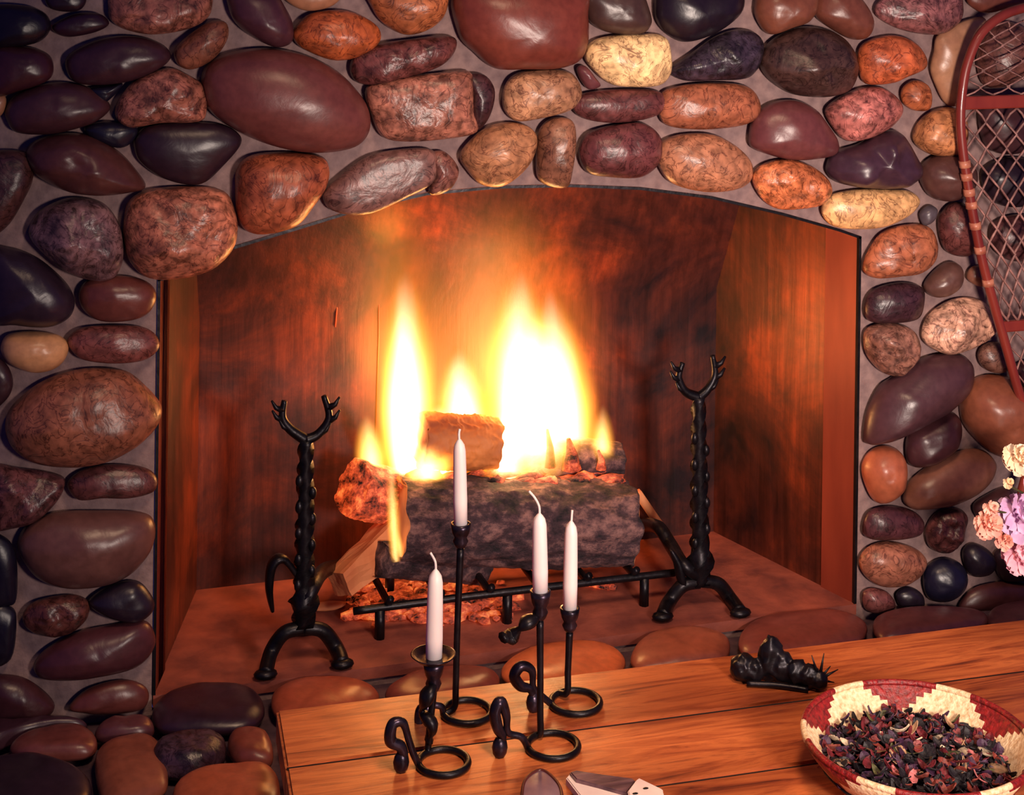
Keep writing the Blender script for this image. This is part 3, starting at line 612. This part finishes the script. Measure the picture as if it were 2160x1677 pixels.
# ------------------------------------------------------------------ coffee table
ZT_ = .12; A = onZ(583, 1497, ZT_); e1 = (onZ(2160, 1305, ZT_)-A).normalized(); e2 = (onZ(612, 1677, ZT_)-A).normalized()
tb = thing('coffee_table', A + e1*.75 + e2*.5 + Vector((0, 0, -.42)), 'low plank coffee table of worn orange-brown pine', 'table')
bm = bmesh.new(); wid = [.158, .165, .17, .165, .17]; off = 0
for k, w in enumerate(wid):
    p = A + e2*off; q = p + e1*1.75; r_ = q + e2*(w-.005); s_ = p + e2*(w-.005)
    dz = Vector((0, 0, -.045)); jig = Vector((0, 0, .0004*((k*7) % 3-1)))
    vt = [bm.verts.new(v+jig) for v in (p, q, r_, s_)]; vb = [bm.verts.new(v+dz) for v in (p, q, r_, s_)]
    fs = [bm.faces.new(vt), bm.faces.new(vb[::-1])] + [bm.faces.new((vt[i], vb[i], vb[(i+1) % 4], vt[(i+1) % 4])) for i in range(4)]
    es = {e for f_ in fs[:1] for e in f_.edges}; bmesh.ops.bevel(bm, geom=list(es), offset=.004, segments=2, affect='EDGES')
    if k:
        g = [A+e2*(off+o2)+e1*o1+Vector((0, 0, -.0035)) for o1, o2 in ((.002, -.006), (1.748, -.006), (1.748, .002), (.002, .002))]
        bm.faces.new([bm.verts.new(v) for v in g]).material_index = 1  # dark strip in each plank gap, painting its shade and crack dirt
    off += w
link('tabletop', bm, [M_WOOD, simple('seam_shade_grime', (14, 8, 8), (26, 14, 12), 50, .9)], tb, smooth=False)
for u, v in ((.08, .22), (1.67, .22), (.08, .78), (1.67, .78)):
    c = A+e1*u+e2*v; bm = bmesh.new(); box(bm, (c.x-.035, c.y-.035, -.30), (c.x+.035, c.y+.035, ZT_-.044), .004); link('leg', bm, M_WOOD, tb, smooth=False)
bm = bmesh.new(); c = A+e1*.08+e2*.5; d_ = A+e1*1.67+e2*.5
tube(bm, [c+Vector((0, 0, -.075)), d_+Vector((0, 0, -.075))], .03, 4); link('stretcher', bm, M_WOOD, tb, smooth=False)

# ------------------------------------------------------------------ candlesticks and candles
def T(x, y): return onZ(x, y, ZT_)
def candlestick(label, clabel, ring, stem, cup_px, cup_h, cand, wick, handle, twist=None, pan=None, ring_tail=None):
    rc = T(*ring[:2]); rx = ring[2]/1560.0; sb = T(*stem); Y = sb.y
    a = thing('candlestick', (rc.x, rc.y, ZT_), label, 'candlestick', 'black iron candlesticks on the table')
    rr = .0048
    bm = bmesh.new(); pts = [rc+Vector((rx*cos(t), rx*sin(t), rr)) for t in [2*pi*k/36+pi*.75 for k in range(36)]]
    tube(bm, pts, rr, 10, closed=True); link('base_ring', bm, M_IRON, a)
    top = onY(*cup_px, Y); cupb = top+Vector((0, 0, -cup_h))
    cupb.x = top.x
    bm = bmesh.new(); foot_ = Vector((rc.x-.3*rx, rc.y-.93*rx, rr))
    near = min(pts, key=lambda p: (p-Vector((sb.x, sb.y, p.z))).length)
    sb_ = Vector((sb.x, sb.y, ZT_+.012))
    tube(bm, crv([near, sb_, Vector((sb.x*.7+top.x*.3, Y, ZT_+.04)), (cupb+sb_)/2, cupb], 6), lambda t: .0048+.002*max(0, t-.8)*5*.3, 8); link('stem', bm, M_IRON, a)
    r_c = .0125
    bm = bmesh.new(); H = cup_h
    lathe(bm, [(.004, 0), (.008, H*.12), (.011, H*.3), (.0085, H*.45), (.012, H*.62), (r_c+.001, H*.8), (r_c+.002, H), (r_c-.0015, H), (r_c-.003, H*.9)], cupb, 20); link('candle_cup', bm, M_IRONP, a)
    if pan:
        bm = bmesh.new(); c = onY(*pan, Y); lathe(bm, [(.012, -.001), (.022, -.002), (.029, .004), (.031, .0055), (.029, .006), (.021, .0005), (.012, .001)], c, 32); link('drip_pan', bm, M_IRONP, a)
    if twist:
        bm = bmesh.new(); c = crv([onY(x, y, Y-.012*(k % 2)) for k, (x, y) in enumerate(twist)], 6); tube(bm, c, lambda t: .004+.009*abs(sin(pi*t*2.2)), 8, flat=.7); link('leaf', bm, M_IRON, a)
    bm = bmesh.new(); Yh = rc.y
    arm = min(pts, key=lambda p: p.x)
    hp = [onY(x, y, Yh) for x, y in handle]
    hp[-1].z = max(hp[-1].z, ZT_+.01)
    c = crv([arm]+hp, 7); tube(bm, c, lambda t: .0048+.0035*max(0, sin(pi*(t*1.6-.5))), 8); blob(bm, hp[-1]+Vector((0, 0, .003)), (.011, .009, .016), 2)
    link('handle', bm, M_IRONP, a)
    # candle: its own thing standing in the cup
    (x0, ybot), (x1, ytop), wpx = cand
    p0 = cupb+Vector((0, 0, H*.82)); p1 = onY(x1, ytop, Y); p1.y = Y
    r = wpx/1560/2; cd_ = thing('candle', p0, clabel, 'candle', 'white candles in the iron candlesticks')
    bm = bmesh.new(); h = (p1-p0).length; n_ = 24
    prof = [(.0, r*.94), (.3, r*1.0), (.6, r*.95), (.86, r*.88), (.93, r*.72), (.97, r*.42), (1.0, r*.12)]
    pts = [p0.lerp(p1, t) for t, _ in prof]; rings = [[bm.verts.new(p+Vector((q*cos(2*pi*k/n_), q*sin(2*pi*k/n_), 0))) for k in range(n_)] for p, (_, q) in zip(pts, prof)]
    for A_, B_ in zip(rings, rings[1:]):
        for k in range(n_): bm.faces.new((A_[k], A_[(k+1) % n_], B_[(k+1) % n_], B_[k]))
    bm.faces.new(rings[0][::-1]); bm.faces.new(rings[-1]); link('wax_body', bm, M_WAX, cd_)
    bm = bmesh.new(); tube(bm, crv([p1-Vector((0, 0, .004))]+[onY(x, y, Y) for x, y in wick], 4), .0018, 6); link('wick', bm, M_WICK, cd_)
candlestick('shortest black iron candlestick in front, with round drip pan', 'white candle in the drip pan candlestick nearest the left front',
    (935, 1615, 52), (903, 1592), (915, 1396), .042, ((915, 1390), (919, 1200), 36), [(918, 1185), (908, 1166)],
    [(872, 1590), (862, 1560), (850, 1525), (828, 1528), (824, 1562), (845, 1575), (852, 1600), (846, 1630)], twist=[(915, 1440), (900, 1470), (890, 1500), (912, 1530), (905, 1560)], pan=(914, 1388))
candlestick('black iron candlestick whose stem rises highest in the middle of the log', 'highest white candle, seen against the flames',
    (985, 1508, 53), (958, 1510), (972, 1104), .036, ((972, 1098), (969, 925), 31), [(968, 915), (970, 905)],
    [(930, 1490), (905, 1488), (888, 1500), (886, 1525), (900, 1530)])
candlestick('black iron candlestick in front with leaf curl beside the longest cup', 'white candle of the front right candlestick, wick bent left',
    (1166, 1580, 54), (1140, 1562), (1140, 1246), .042, ((1139, 1240), (1138, 1082), 34), [(1137, 1068), (1128, 1050), (1116, 1036)],
    [(1100, 1555), (1072, 1545), (1068, 1510), (1056, 1480), (1044, 1502), (1050, 1535), (1060, 1555), (1054, 1600)], twist=[(1132, 1300), (1105, 1318), (1080, 1342), (1062, 1345)])
candlestick('black iron candlestick farthest right with broad base ring', 'rightmost white candle with straight wick',
    (1214, 1488, 55), (1196, 1478), (1202, 1282), .036, ((1200, 1275), (1205, 1098), 33), [(1206, 1088), (1207, 1076)],
    [(1140, 1466), (1125, 1450), (1122, 1415), (1100, 1405), (1085, 1425), (1098, 1447), (1120, 1455), (1125, 1510)])

# ------------------------------------------------------------------ beaded bowl with potpourri
def flat(name, c, rough=.5, bs=.0): return simple(name, tuple(int(v*.82) for v in c), c, 140, rough, bs=bs)
M_RED = simple('red_beads', (84, 12, 18), (158, 34, 34), 170, .4, bs=.9, bd=.003); M_CRM = simple('cream_beads', (206, 166, 120), (250, 226, 188), 170, .45, bs=.9, bd=.003)
rim = onZ(1935, 1554, ZT_+.066); BC = Vector((rim.x, rim.y, ZT_)); BR = .147
bowl = thing('bowl', BC, 'red beaded bowl with stepped cream pattern, filled with potpourri', 'bowl')
bm = bmesh.new(); NA, NR = 168, 26
def inner(k): t = k/NR; return (BR*(.58+.42*t**.8), .008+.058*t**1.15)
rows_in = [inner(k) for k in range(NR+1)]
rings = []
for k, (r, z) in enumerate(rows_in):
    rings.append([bm.verts.new(BC+Vector((r*cos(2*pi*a/NA), r*sin(2*pi*a/NA), z+(.0007 if k % 2 else 0)))) for a in range(NA)])
def cream(ai, k):
    """six stepped mountains round the bowl, base at the inside bottom"""
    ph = ((ai/NA*6+.867) % 1.0); d = abs(ph-.5)*2
    t = int(k)/NR
    return d < min(1.0, 1.0-(t-.5)*1.5)
for k in range(NR):
    for a in range(NA):
        f_ = bm.faces.new((rings[k][a], rings[k][(a+1) % NA], rings[k+1][(a+1) % NA], rings[k+1][a]))
        f_.material_index = 1 if cream(a//2*2, k) else 0
cv = bm.verts.new(BC+Vector((0, 0, .008)))
for a in range(NA): bm.faces.new((rings[0][(a+1) % NA], rings[0][a], cv))
link('bowl_lining', bm, [M_RED, M_CRM], bowl)
bm = bmesh.new(); outp = [(BR+.001, .066), (BR+.0045, .062), (BR*.95, .045), (BR*.8, .02), (BR*.62, .001)]; rings = []
for r, z in outp: rings.append([bm.verts.new(BC+Vector((r*cos(2*pi*a/NA), r*sin(2*pi*a/NA), z))) for a in range(NA)])
for k in range(len(outp)-1):
    for a in range(NA):
        f_ = bm.faces.new((rings[k][a], rings[k][(a+1) % NA], rings[k+1][(a+1) % NA], rings[k+1][a])); f_.material_index = 1 if cream(a, 26-k*5) else 0
bm.faces.new(rings[-1]); link('bowl_outside', bm, [M_RED, M_CRM], bowl)
bm = bmesh.new(); pts = [BC+Vector(((BR+.001)*cos(2*pi*a/NA), (BR+.001)*sin(2*pi*a/NA), .067)) for a in range(NA)]
tube(bm, pts, .0042, 8, closed=True)
bm.faces.ensure_lookup_table()
for i, f_ in enumerate(bm.faces): f_.material_index = 1 if cream(i//8, 25) else 0
link('rim', bm, [M_RED, M_CRM], bowl)
def chipmat(n, c): return simple(n, tuple(int(v*.6) for v in c), c, 120, .6, bs=.6)
CH = [chipmat('potpourri_'+n, c) for n, c in dict(black=(26, 18, 26), plum=(70, 34, 66), wine=(120, 30, 40), rust=(140, 56, 44), tan=(196, 150, 110), pink=(214, 120, 120), green=(96, 92, 50), cream=(240, 214, 180)).items()]
def chip(bm, c, L_, w, rot, mi, cup=.3):
    n = 5; M3 = rot.to_matrix(); g = []
    for i in range(n+1):
        t = i/n*2-1; ww = w*math.sqrt(max(.04, 1-t*t*.92)); row = []
        for j in (-1, 0, 1): row.append(bm.verts.new(Vector(c)+M3 @ Vector((t*L_, j*ww, cup*L_*(t*t)+cup*w*abs(j)*.7))))
        g.append(row)
    for i in range(n):
        for j in range(2): bm.faces.new((g[i][j], g[i+1][j], g[i+1][j+1], g[i][j+1])).material_index = mi
from mathutils import Euler
PR = BR*.87
def fillz(x, y): r2 = (x*x+y*y)/(PR*PR); return BC.z+.034+.016*(1-r2)+.004*noise.noise(Vector((x*40, y*40, 0)))
bm = bmesh.new(); rings = []
for k in range(9): rings.append([bm.verts.new((BC.x+PR*k/8*cos(a*pi/24), BC.y+PR*k/8*sin(a*pi/24), fillz(PR*k/8*cos(a*pi/24), PR*k/8*sin(a*pi/24))-.006)) for a in range(48)])
for A_, B_ in zip(rings, rings[1:]):
    for a in range(48): bm.faces.new((A_[a], A_[(a+1) % 48], B_[(a+1) % 48], B_[a]))
rnd = random.Random(3)
for k in range(620):
    r = PR*math.sqrt(rnd.random())*.97; a = rnd.random()*2*pi; x, y = r*cos(a), r*sin(a)
    mi = rnd.choices(range(8), (40, 24, 18, 9, 4, 3, 2, 1))[0]
    chip(bm, (BC.x+x, BC.y+y, fillz(x, y)+rnd.uniform(-.004, .005)), rnd.uniform(.006, .014), rnd.uniform(.003, .008), Euler((rnd.uniform(-.8, .8), rnd.uniform(-.8, .8), rnd.random()*6.3)), mi, rnd.uniform(.1, .5))
bmesh.ops.remove_doubles(bm, verts=bm.verts, dist=.00001)
me_o = link('potpourri', bm, CH, smooth=False)
mod = me_o.modifiers.new('thick', 'SOLIDIFY'); mod.thickness = .0012
tag(me_o, 'dark plum and wine potpourri filling the beaded bowl', 'potpourri', kind='stuff')
pieces = [(1775, 1588, 0, 4, 'tan nut-like piece at the left inside of the bowl'), (1775, 1591, .9, 7, 'small cream chip beside the nut-like piece'), (1760, 1608, .2, 7, 'cream flake nearest the left rim of the bowl'), (1850, 1553, .5, 5, 'salmon pink petal at the upper left of the potpourri'),
 (1848, 1580, 2.4, 4, 'tan star-shaped petal left of the bowl centre'), (1982, 1553, .3, 7, 'cream oval petal right of the bowl centre'), (2015, 1545, .8, 5, 'long pink petal at the back right of the potpourri'), (2022, 1558, -.2, 5, 'short rose red petal below the long pink one'),
 (2030, 1582, .7, 7, 'pale pink petal over the green leaf'), (2082, 1576, -1.0, 7, 'white sliver at the right of the potpourri'), (2105, 1608, -.5, 4, 'large yellowish tan petal at the right of the bowl'), (2008, 1592, .1, 6, 'green leaf right of the bowl centre'), (1820, 1633, 1.5, 4, 'greyish tan chip near the front rim')]
for k, (px, py, rz, mi, lab) in enumerate(pieces):
    p = onZ(px, py, ZT_+.056); dx, dy_ = p.x-BC.x, p.y-BC.y
    rr = math.hypot(dx, dy_)
    if rr > PR*.95: p.x, p.y = BC.x+dx/rr*PR*.95, BC.y+dy_/rr*PR*.95
    bm = bmesh.new(); chip(bm, (0, 0, 0), .013 if k not in (6,) else .018, .006 if k != 10 else .010, Euler((.25, .1, rz)), 0, .15)
    bmesh.ops.solidify(bm, geom=bm.faces[:], thickness=.0015); bmesh.ops.translate(bm, verts=bm.verts, vec=(p.x, p.y, fillz(p.x-BC.x, p.y-BC.y)+.0065))
    tag(link('dried_petal', bm, CH[mi]), lab, 'potpourri', 'larger pieces of potpourri')

# ------------------------------------------------------------------ dark ornament with spikes
oc = T(1640, 1452); orn = thing('ornament', oc, 'small black lumpy ornament with a fan of spikes, on the table behind the bowl', 'ornament')
bm = bmesh.new()
def O(x, y, dz=0): p = T(x, y); return p
bl = [(1568, 1436, .021, .020), (1592, 1440, .016, .018), (1625, 1438, .019, .034), (1650, 1442, .018, .024), (1680, 1448, .018, .020), (1705, 1452, .017, .018), (1728, 1456, .014, .014)]
for x, y, r, z in bl: p = T(x, y); blob(bm, (p.x, p.y, ZT_+z), (r, r*.8, z), 3, .25, 3, x)
p = T(1628, 1434); blob(bm, (p.x, p.y, ZT_+.050), (.014, .011, .015), 2)
ob = link('body', bm, M_IRON, orn)
rm = ob.modifiers.new('fuse', 'REMESH'); rm.mode = 'VOXEL'; rm.voxel_size = .0022; rm.use_smooth_shade = True
c = T(1728, 1456)+Vector((0, 0, .016))
for k, (x, y) in enumerate([(1712, 1382), (1738, 1378), (1752, 1405), (1768, 1412), (1760, 1440), (1742, 1468), (1724, 1476)]):
    q = onY(x, y, c.y); q.z = max(q.z, ZT_+.003); bm = bmesh.new(); tube(bm, [c+(q-c)*.2, c.lerp(q, .6), q], lambda t: .0028*(1-.8*t), 6); link('spike', bm, M_IRON, orn)
bm = bmesh.new(); p0, p1 = T(1575, 1449), T(1705, 1461); tube(bm, crv([p0+Vector((0, 0, .005)), p0.lerp(p1, .5)+Vector((0, .004, .005)), p1+Vector((0, 0, .004))], 5), .0045, 8); link('foot', bm, M_IRON, orn)

# ------------------------------------------------------------------ objects cut by the lower edge
a = T(1142, 1690); ln = thing('spectacle_lens', a, 'rounded grey lens shape with thin brown rim at the lower edge of the table', 'lens')
bm = bmesh.new(); pts = crv([T(x, y)+Vector((0, 0, .006)) for x, y in [(1102, 1677), (1112, 1650), (1140, 1634), (1166, 1650), (1184, 1680), (1180, 1730), (1140, 1750), (1104, 1725)]], 5, True)
tube(bm, pts, .0022, 8, closed=True); link('rim', bm, simple('brown_rim', (60, 24, 22), (90, 40, 34), 30, .35), ln)
bm = bmesh.new(); cc = sum(pts, Vector())/len(pts); vs0 = [bm.verts.new(p) for p in pts]; vc = bm.verts.new(cc+Vector((0, 0, .004)))
for k in range(len(vs0)): bm.faces.new((vs0[k], vs0[(k+1) % len(vs0)], vc))
link('lens', bm, simple('grey_glass', (104, 76, 88), (150, 116, 122), 20, .15), ln)
kn_ = thing('bone_knife', T(1290, 1672), 'bone and dark horn knife lying at the lower edge of the table', 'knife')
def prism(name, px, z0, z1, mat, par, bev=.0015):
    bm = bmesh.new(); t_ = [bm.verts.new(onZ(x, y, ZT_+z1)) for x, y in px]; b_ = [bm.verts.new(Vector((v.co.x, v.co.y, ZT_+z0))) for v in t_]; n = len(px)
    f1 = bm.faces.new(t_); bm.faces.new(b_[::-1])
    for k in range(n): bm.faces.new((t_[k], b_[k], b_[(k+1) % n], t_[(k+1) % n]))
    bmesh.ops.bevel(bm, geom=f1.edges[:], offset=bev, segments=2, affect='EDGES'); return link(name, bm, mat, par, smooth=False)
M_BONE = simple('bone', (226, 196, 190), (246, 226, 214), 25, .4); M_HORN = simple('horn', (70, 46, 56), (128, 92, 96), 20, .3, stretch=(1, 5, 1))
prism('blade_case', [(1194, 1640), (1203, 1630), (1320, 1650), (1400, 1672), (1400, 1730), (1290, 1720), (1225, 1680)], .0, .010, M_BONE, kn_)
prism('inlay', [(1202, 1628), (1216, 1624), (1262, 1634), (1335, 1641), (1342, 1648), (1322, 1672), (1262, 1655), (1215, 1643)], .009, .015, M_HORN, kn_)
prism('end_cap', [(1342, 1644), (1348, 1640), (1398, 1664), (1402, 1690), (1330, 1690), (1324, 1668)], .009, .018, M_BONE, kn_)
for x, y in ((1362, 1663), (1340, 1674)):
    bm = bmesh.new(); c = onZ(x, y, ZT_+.018); blob(bm, c, (.004, .0025, .001), 2); link('rivet', bm, M_IRON, kn_)

# ------------------------------------------------------------------ snowshoe leaning on the wall at the right
YS = -.075
def Sx(x, y, Y=YS): return onY(x, y, Y)
left = [(2180, 12), (2120, 30), (2070, 70), (2042, 130), (2030, 190), (2026, 250), (2030, 310), (2040, 380), (2054, 460), (2072, 550), (2096, 640), (2122, 730), (2150, 830), (2185, 940), (2215, 1040)]
wl = [Sx(*p) for p in left]; xc = wl[0].x+.02
ss = thing('snowshoe', (xc, YS, wl[-1].z), 'reddish bentwood snowshoe with rawhide webbing hanging at the right', 'snowshoe')
wr = [Vector((2*xc-p.x, p.y, p.z)) for p in wl[::-1]]
bm = bmesh.new(); tube(bm, crv(wl+wr[:], 5, False), .0088, 10); link('frame', bm, M_RAW, ss)
def lx(z):
    for a, b in zip(wl, wl[1:]):
        if b.z <= z <= a.z: return a.x+(b.x-a.x)*(a.z-z)/(a.z-b.z)
    return wl[0].x
for y0, h in ((215, .012), (690, .010)):
    z = Sx(2100, y0).z; bm = bmesh.new(); box(bm, (lx(z), YS-.006, z-h), (2*xc-lx(z), YS+.006, z+h), .003); link('crossbar', bm, M_RAW, ss, smooth=False)
zA, zB = Sx(2100, 215).z, Sx(2100, 690).z
bm = bmesh.new(); rw = random.Random(5)
def zig(bm, z0, z1, nx, amp, r=.0022, rows=9):
    for k in range(nx):
        pts = []
        for i in range(rows+1):
            z = z0+(z1-z0)*i/rows; l, rgt = lx(z)+.008, 2*xc-lx(z)-.008
            u = (k+.5)/nx + amp*(-1)**(i+k)/nx
            pts.append(Vector((l+(rgt-l)*u, YS+rw.uniform(-.003, .003), z)))
        tube(bm, crv(pts, 2), r, 5)
zig(bm, zA-.012, zB+.01, 15, .5, .0024, 16); link('webbing', bm, M_LACE, ss)
bm = bmesh.new(); zig(bm, wl[1].z-.012, zA+.012, 11, .6, .0018, 9); link('webbing', bm, M_LACE, ss)
bm = bmesh.new(); zig(bm, zB-.01, wl[-1].z+.05, 7, .6, .0018, 10); link('webbing', bm, M_LACE, ss)
M_WRAP = simple('wrap', (150, 72, 56), (214, 140, 110), 60, .4)
for y in (345, 372, 405, 432, 476, 528, 598):
    z = Sx(2050, y).z; x = lx(z); bm = bmesh.new(); tube(bm, [(x-.001, YS, z+.006), (x+.001, YS, z-.006)], .0108, 10); link('binding', bm, M_WRAP, ss)

# ------------------------------------------------------------------ flowers at the right edge
def petalmat(n, a, b): return simple(n, a, b, 30, .6, bs=.3)
PM = dict(lilac=petalmat('petal_lilac', (206, 160, 206), (250, 216, 240)), peach=petalmat('petal_peach', (226, 130, 112), (255, 200, 180)), cream=petalmat('petal_cream', (236, 190, 140), (255, 236, 210)), pink=petalmat('petal_pink', (226, 150, 176), (255, 206, 214)))
M_LEAF = simple('leaf_green', (30, 30, 18), (74, 70, 36), 40, .5)
YF = -.42; vase_c = Vector((onY(2290, 1250, YF).x, YF-.02, ZT_))
vs_t = thing('vase', vase_c, 'dark round vase holding the flowers, beyond the right edge', 'vase')
bm = bmesh.new(); lathe(bm, [(.03, 0), (.05, .02), (.058, .05), (.045, .085), (.03, .10), (.034, .115), (.030, .115), (.026, .10), (.02, .03)], vase_c, 32); link('vase_body', bm, M_IRONP, vs_t)
def flower(px, py, rpx, col, label, seed, lay=5):
    c = onY(px, py, YF); R_ = rpx*1.18/1480; rf = random.Random(seed)
    a = thing('flower', c, label, 'flower', 'flowers of the bouquet')
    bm = bmesh.new(); blob(bm, c, (R_*.45,)*3, 2, .3, 3, seed)
    for l in range(lay):
        t = l/(lay-1); el = radians(-25+105*t); nP = int(11-6*t)
        for k in range(nP):
            az = 2*pi*(k+.5*l)/nP+rf.uniform(-.2, .2); d = Vector((cos(az)*cos(el), sin(az)*cos(el), sin(el))); 
            d = Vector((d.x, -d.z*.75+d.y*.66, d.z*.66+d.y*.75)); 
            side = d.cross(Vector((.3, -.8, .5))).normalized(); nn = side.cross(d).normalized(); g = []
            Rp = R_*(1-.35*t)*rf.uniform(.85, 1.12)
            for i in range(6):
                u = i/5; row = []
                for j in range(7):
                    v = j/6*2-1; wv = Rp*.42*math.sqrt(max(0.02, sin(pi*min(1, u*.62+.12))))
                    ruf = .10*Rp*u*sin(v*9+k*2+l)+.06*Rp*u*noise.noise(Vector((v*3, u*3, seed+k)))
                    row.append(bm.verts.new(c+d*(Rp*u*(1-.10*v*v))+side*v*wv+nn*(Rp*.22*u*u*(1 if t > .4 else -.4)+ruf-v*v*wv*.2)))
                g.append(row)
            for i in range(5):
                for j in range(6): bm.faces.new((g[i][j], g[i][j+1], g[i+1][j+1], g[i+1][j]))
    link('bloom', bm, PM[col], a)
    bm = bmesh.new(); m = Vector((vase_c.x+rf.uniform(-.012, .012), vase_c.y, ZT_+.112))
    tube(bm, crv([c+Vector((0, .008, -.005)), c.lerp(m, .5)+Vector((.01, .01, .012)), m, Vector((m.x, m.y, ZT_+.05))], 5), .002, 6); link('stem', bm, M_LEAF, a)
flower(2158, 1085, 52, 'lilac', 'lilac pink ruffled flower in the middle of the bouquet', 1)
flower(2086, 1105, 30, 'peach', 'peach flower farthest left in the bouquet', 2)
flower(2092, 1072, 18, 'peach', 'tiny peach bud flower above the leftmost flower', 9, 3)
flower(2150, 965, 34, 'cream', 'cream flower at the top of the bouquet', 3)
flower(2128, 1018, 12, 'cream', 'very small cream bud between the cream and lilac flowers', 4, 3)
flower(2158, 1172, 42, 'pink', 'pink flower lowest in the bouquet', 5)
flower(2215, 1020, 48, 'pink', 'pink flower cut off by the right edge', 6)
flower(2120, 1140, 20, 'peach', 'small pale peach flower under the leftmost flower', 7, 4)
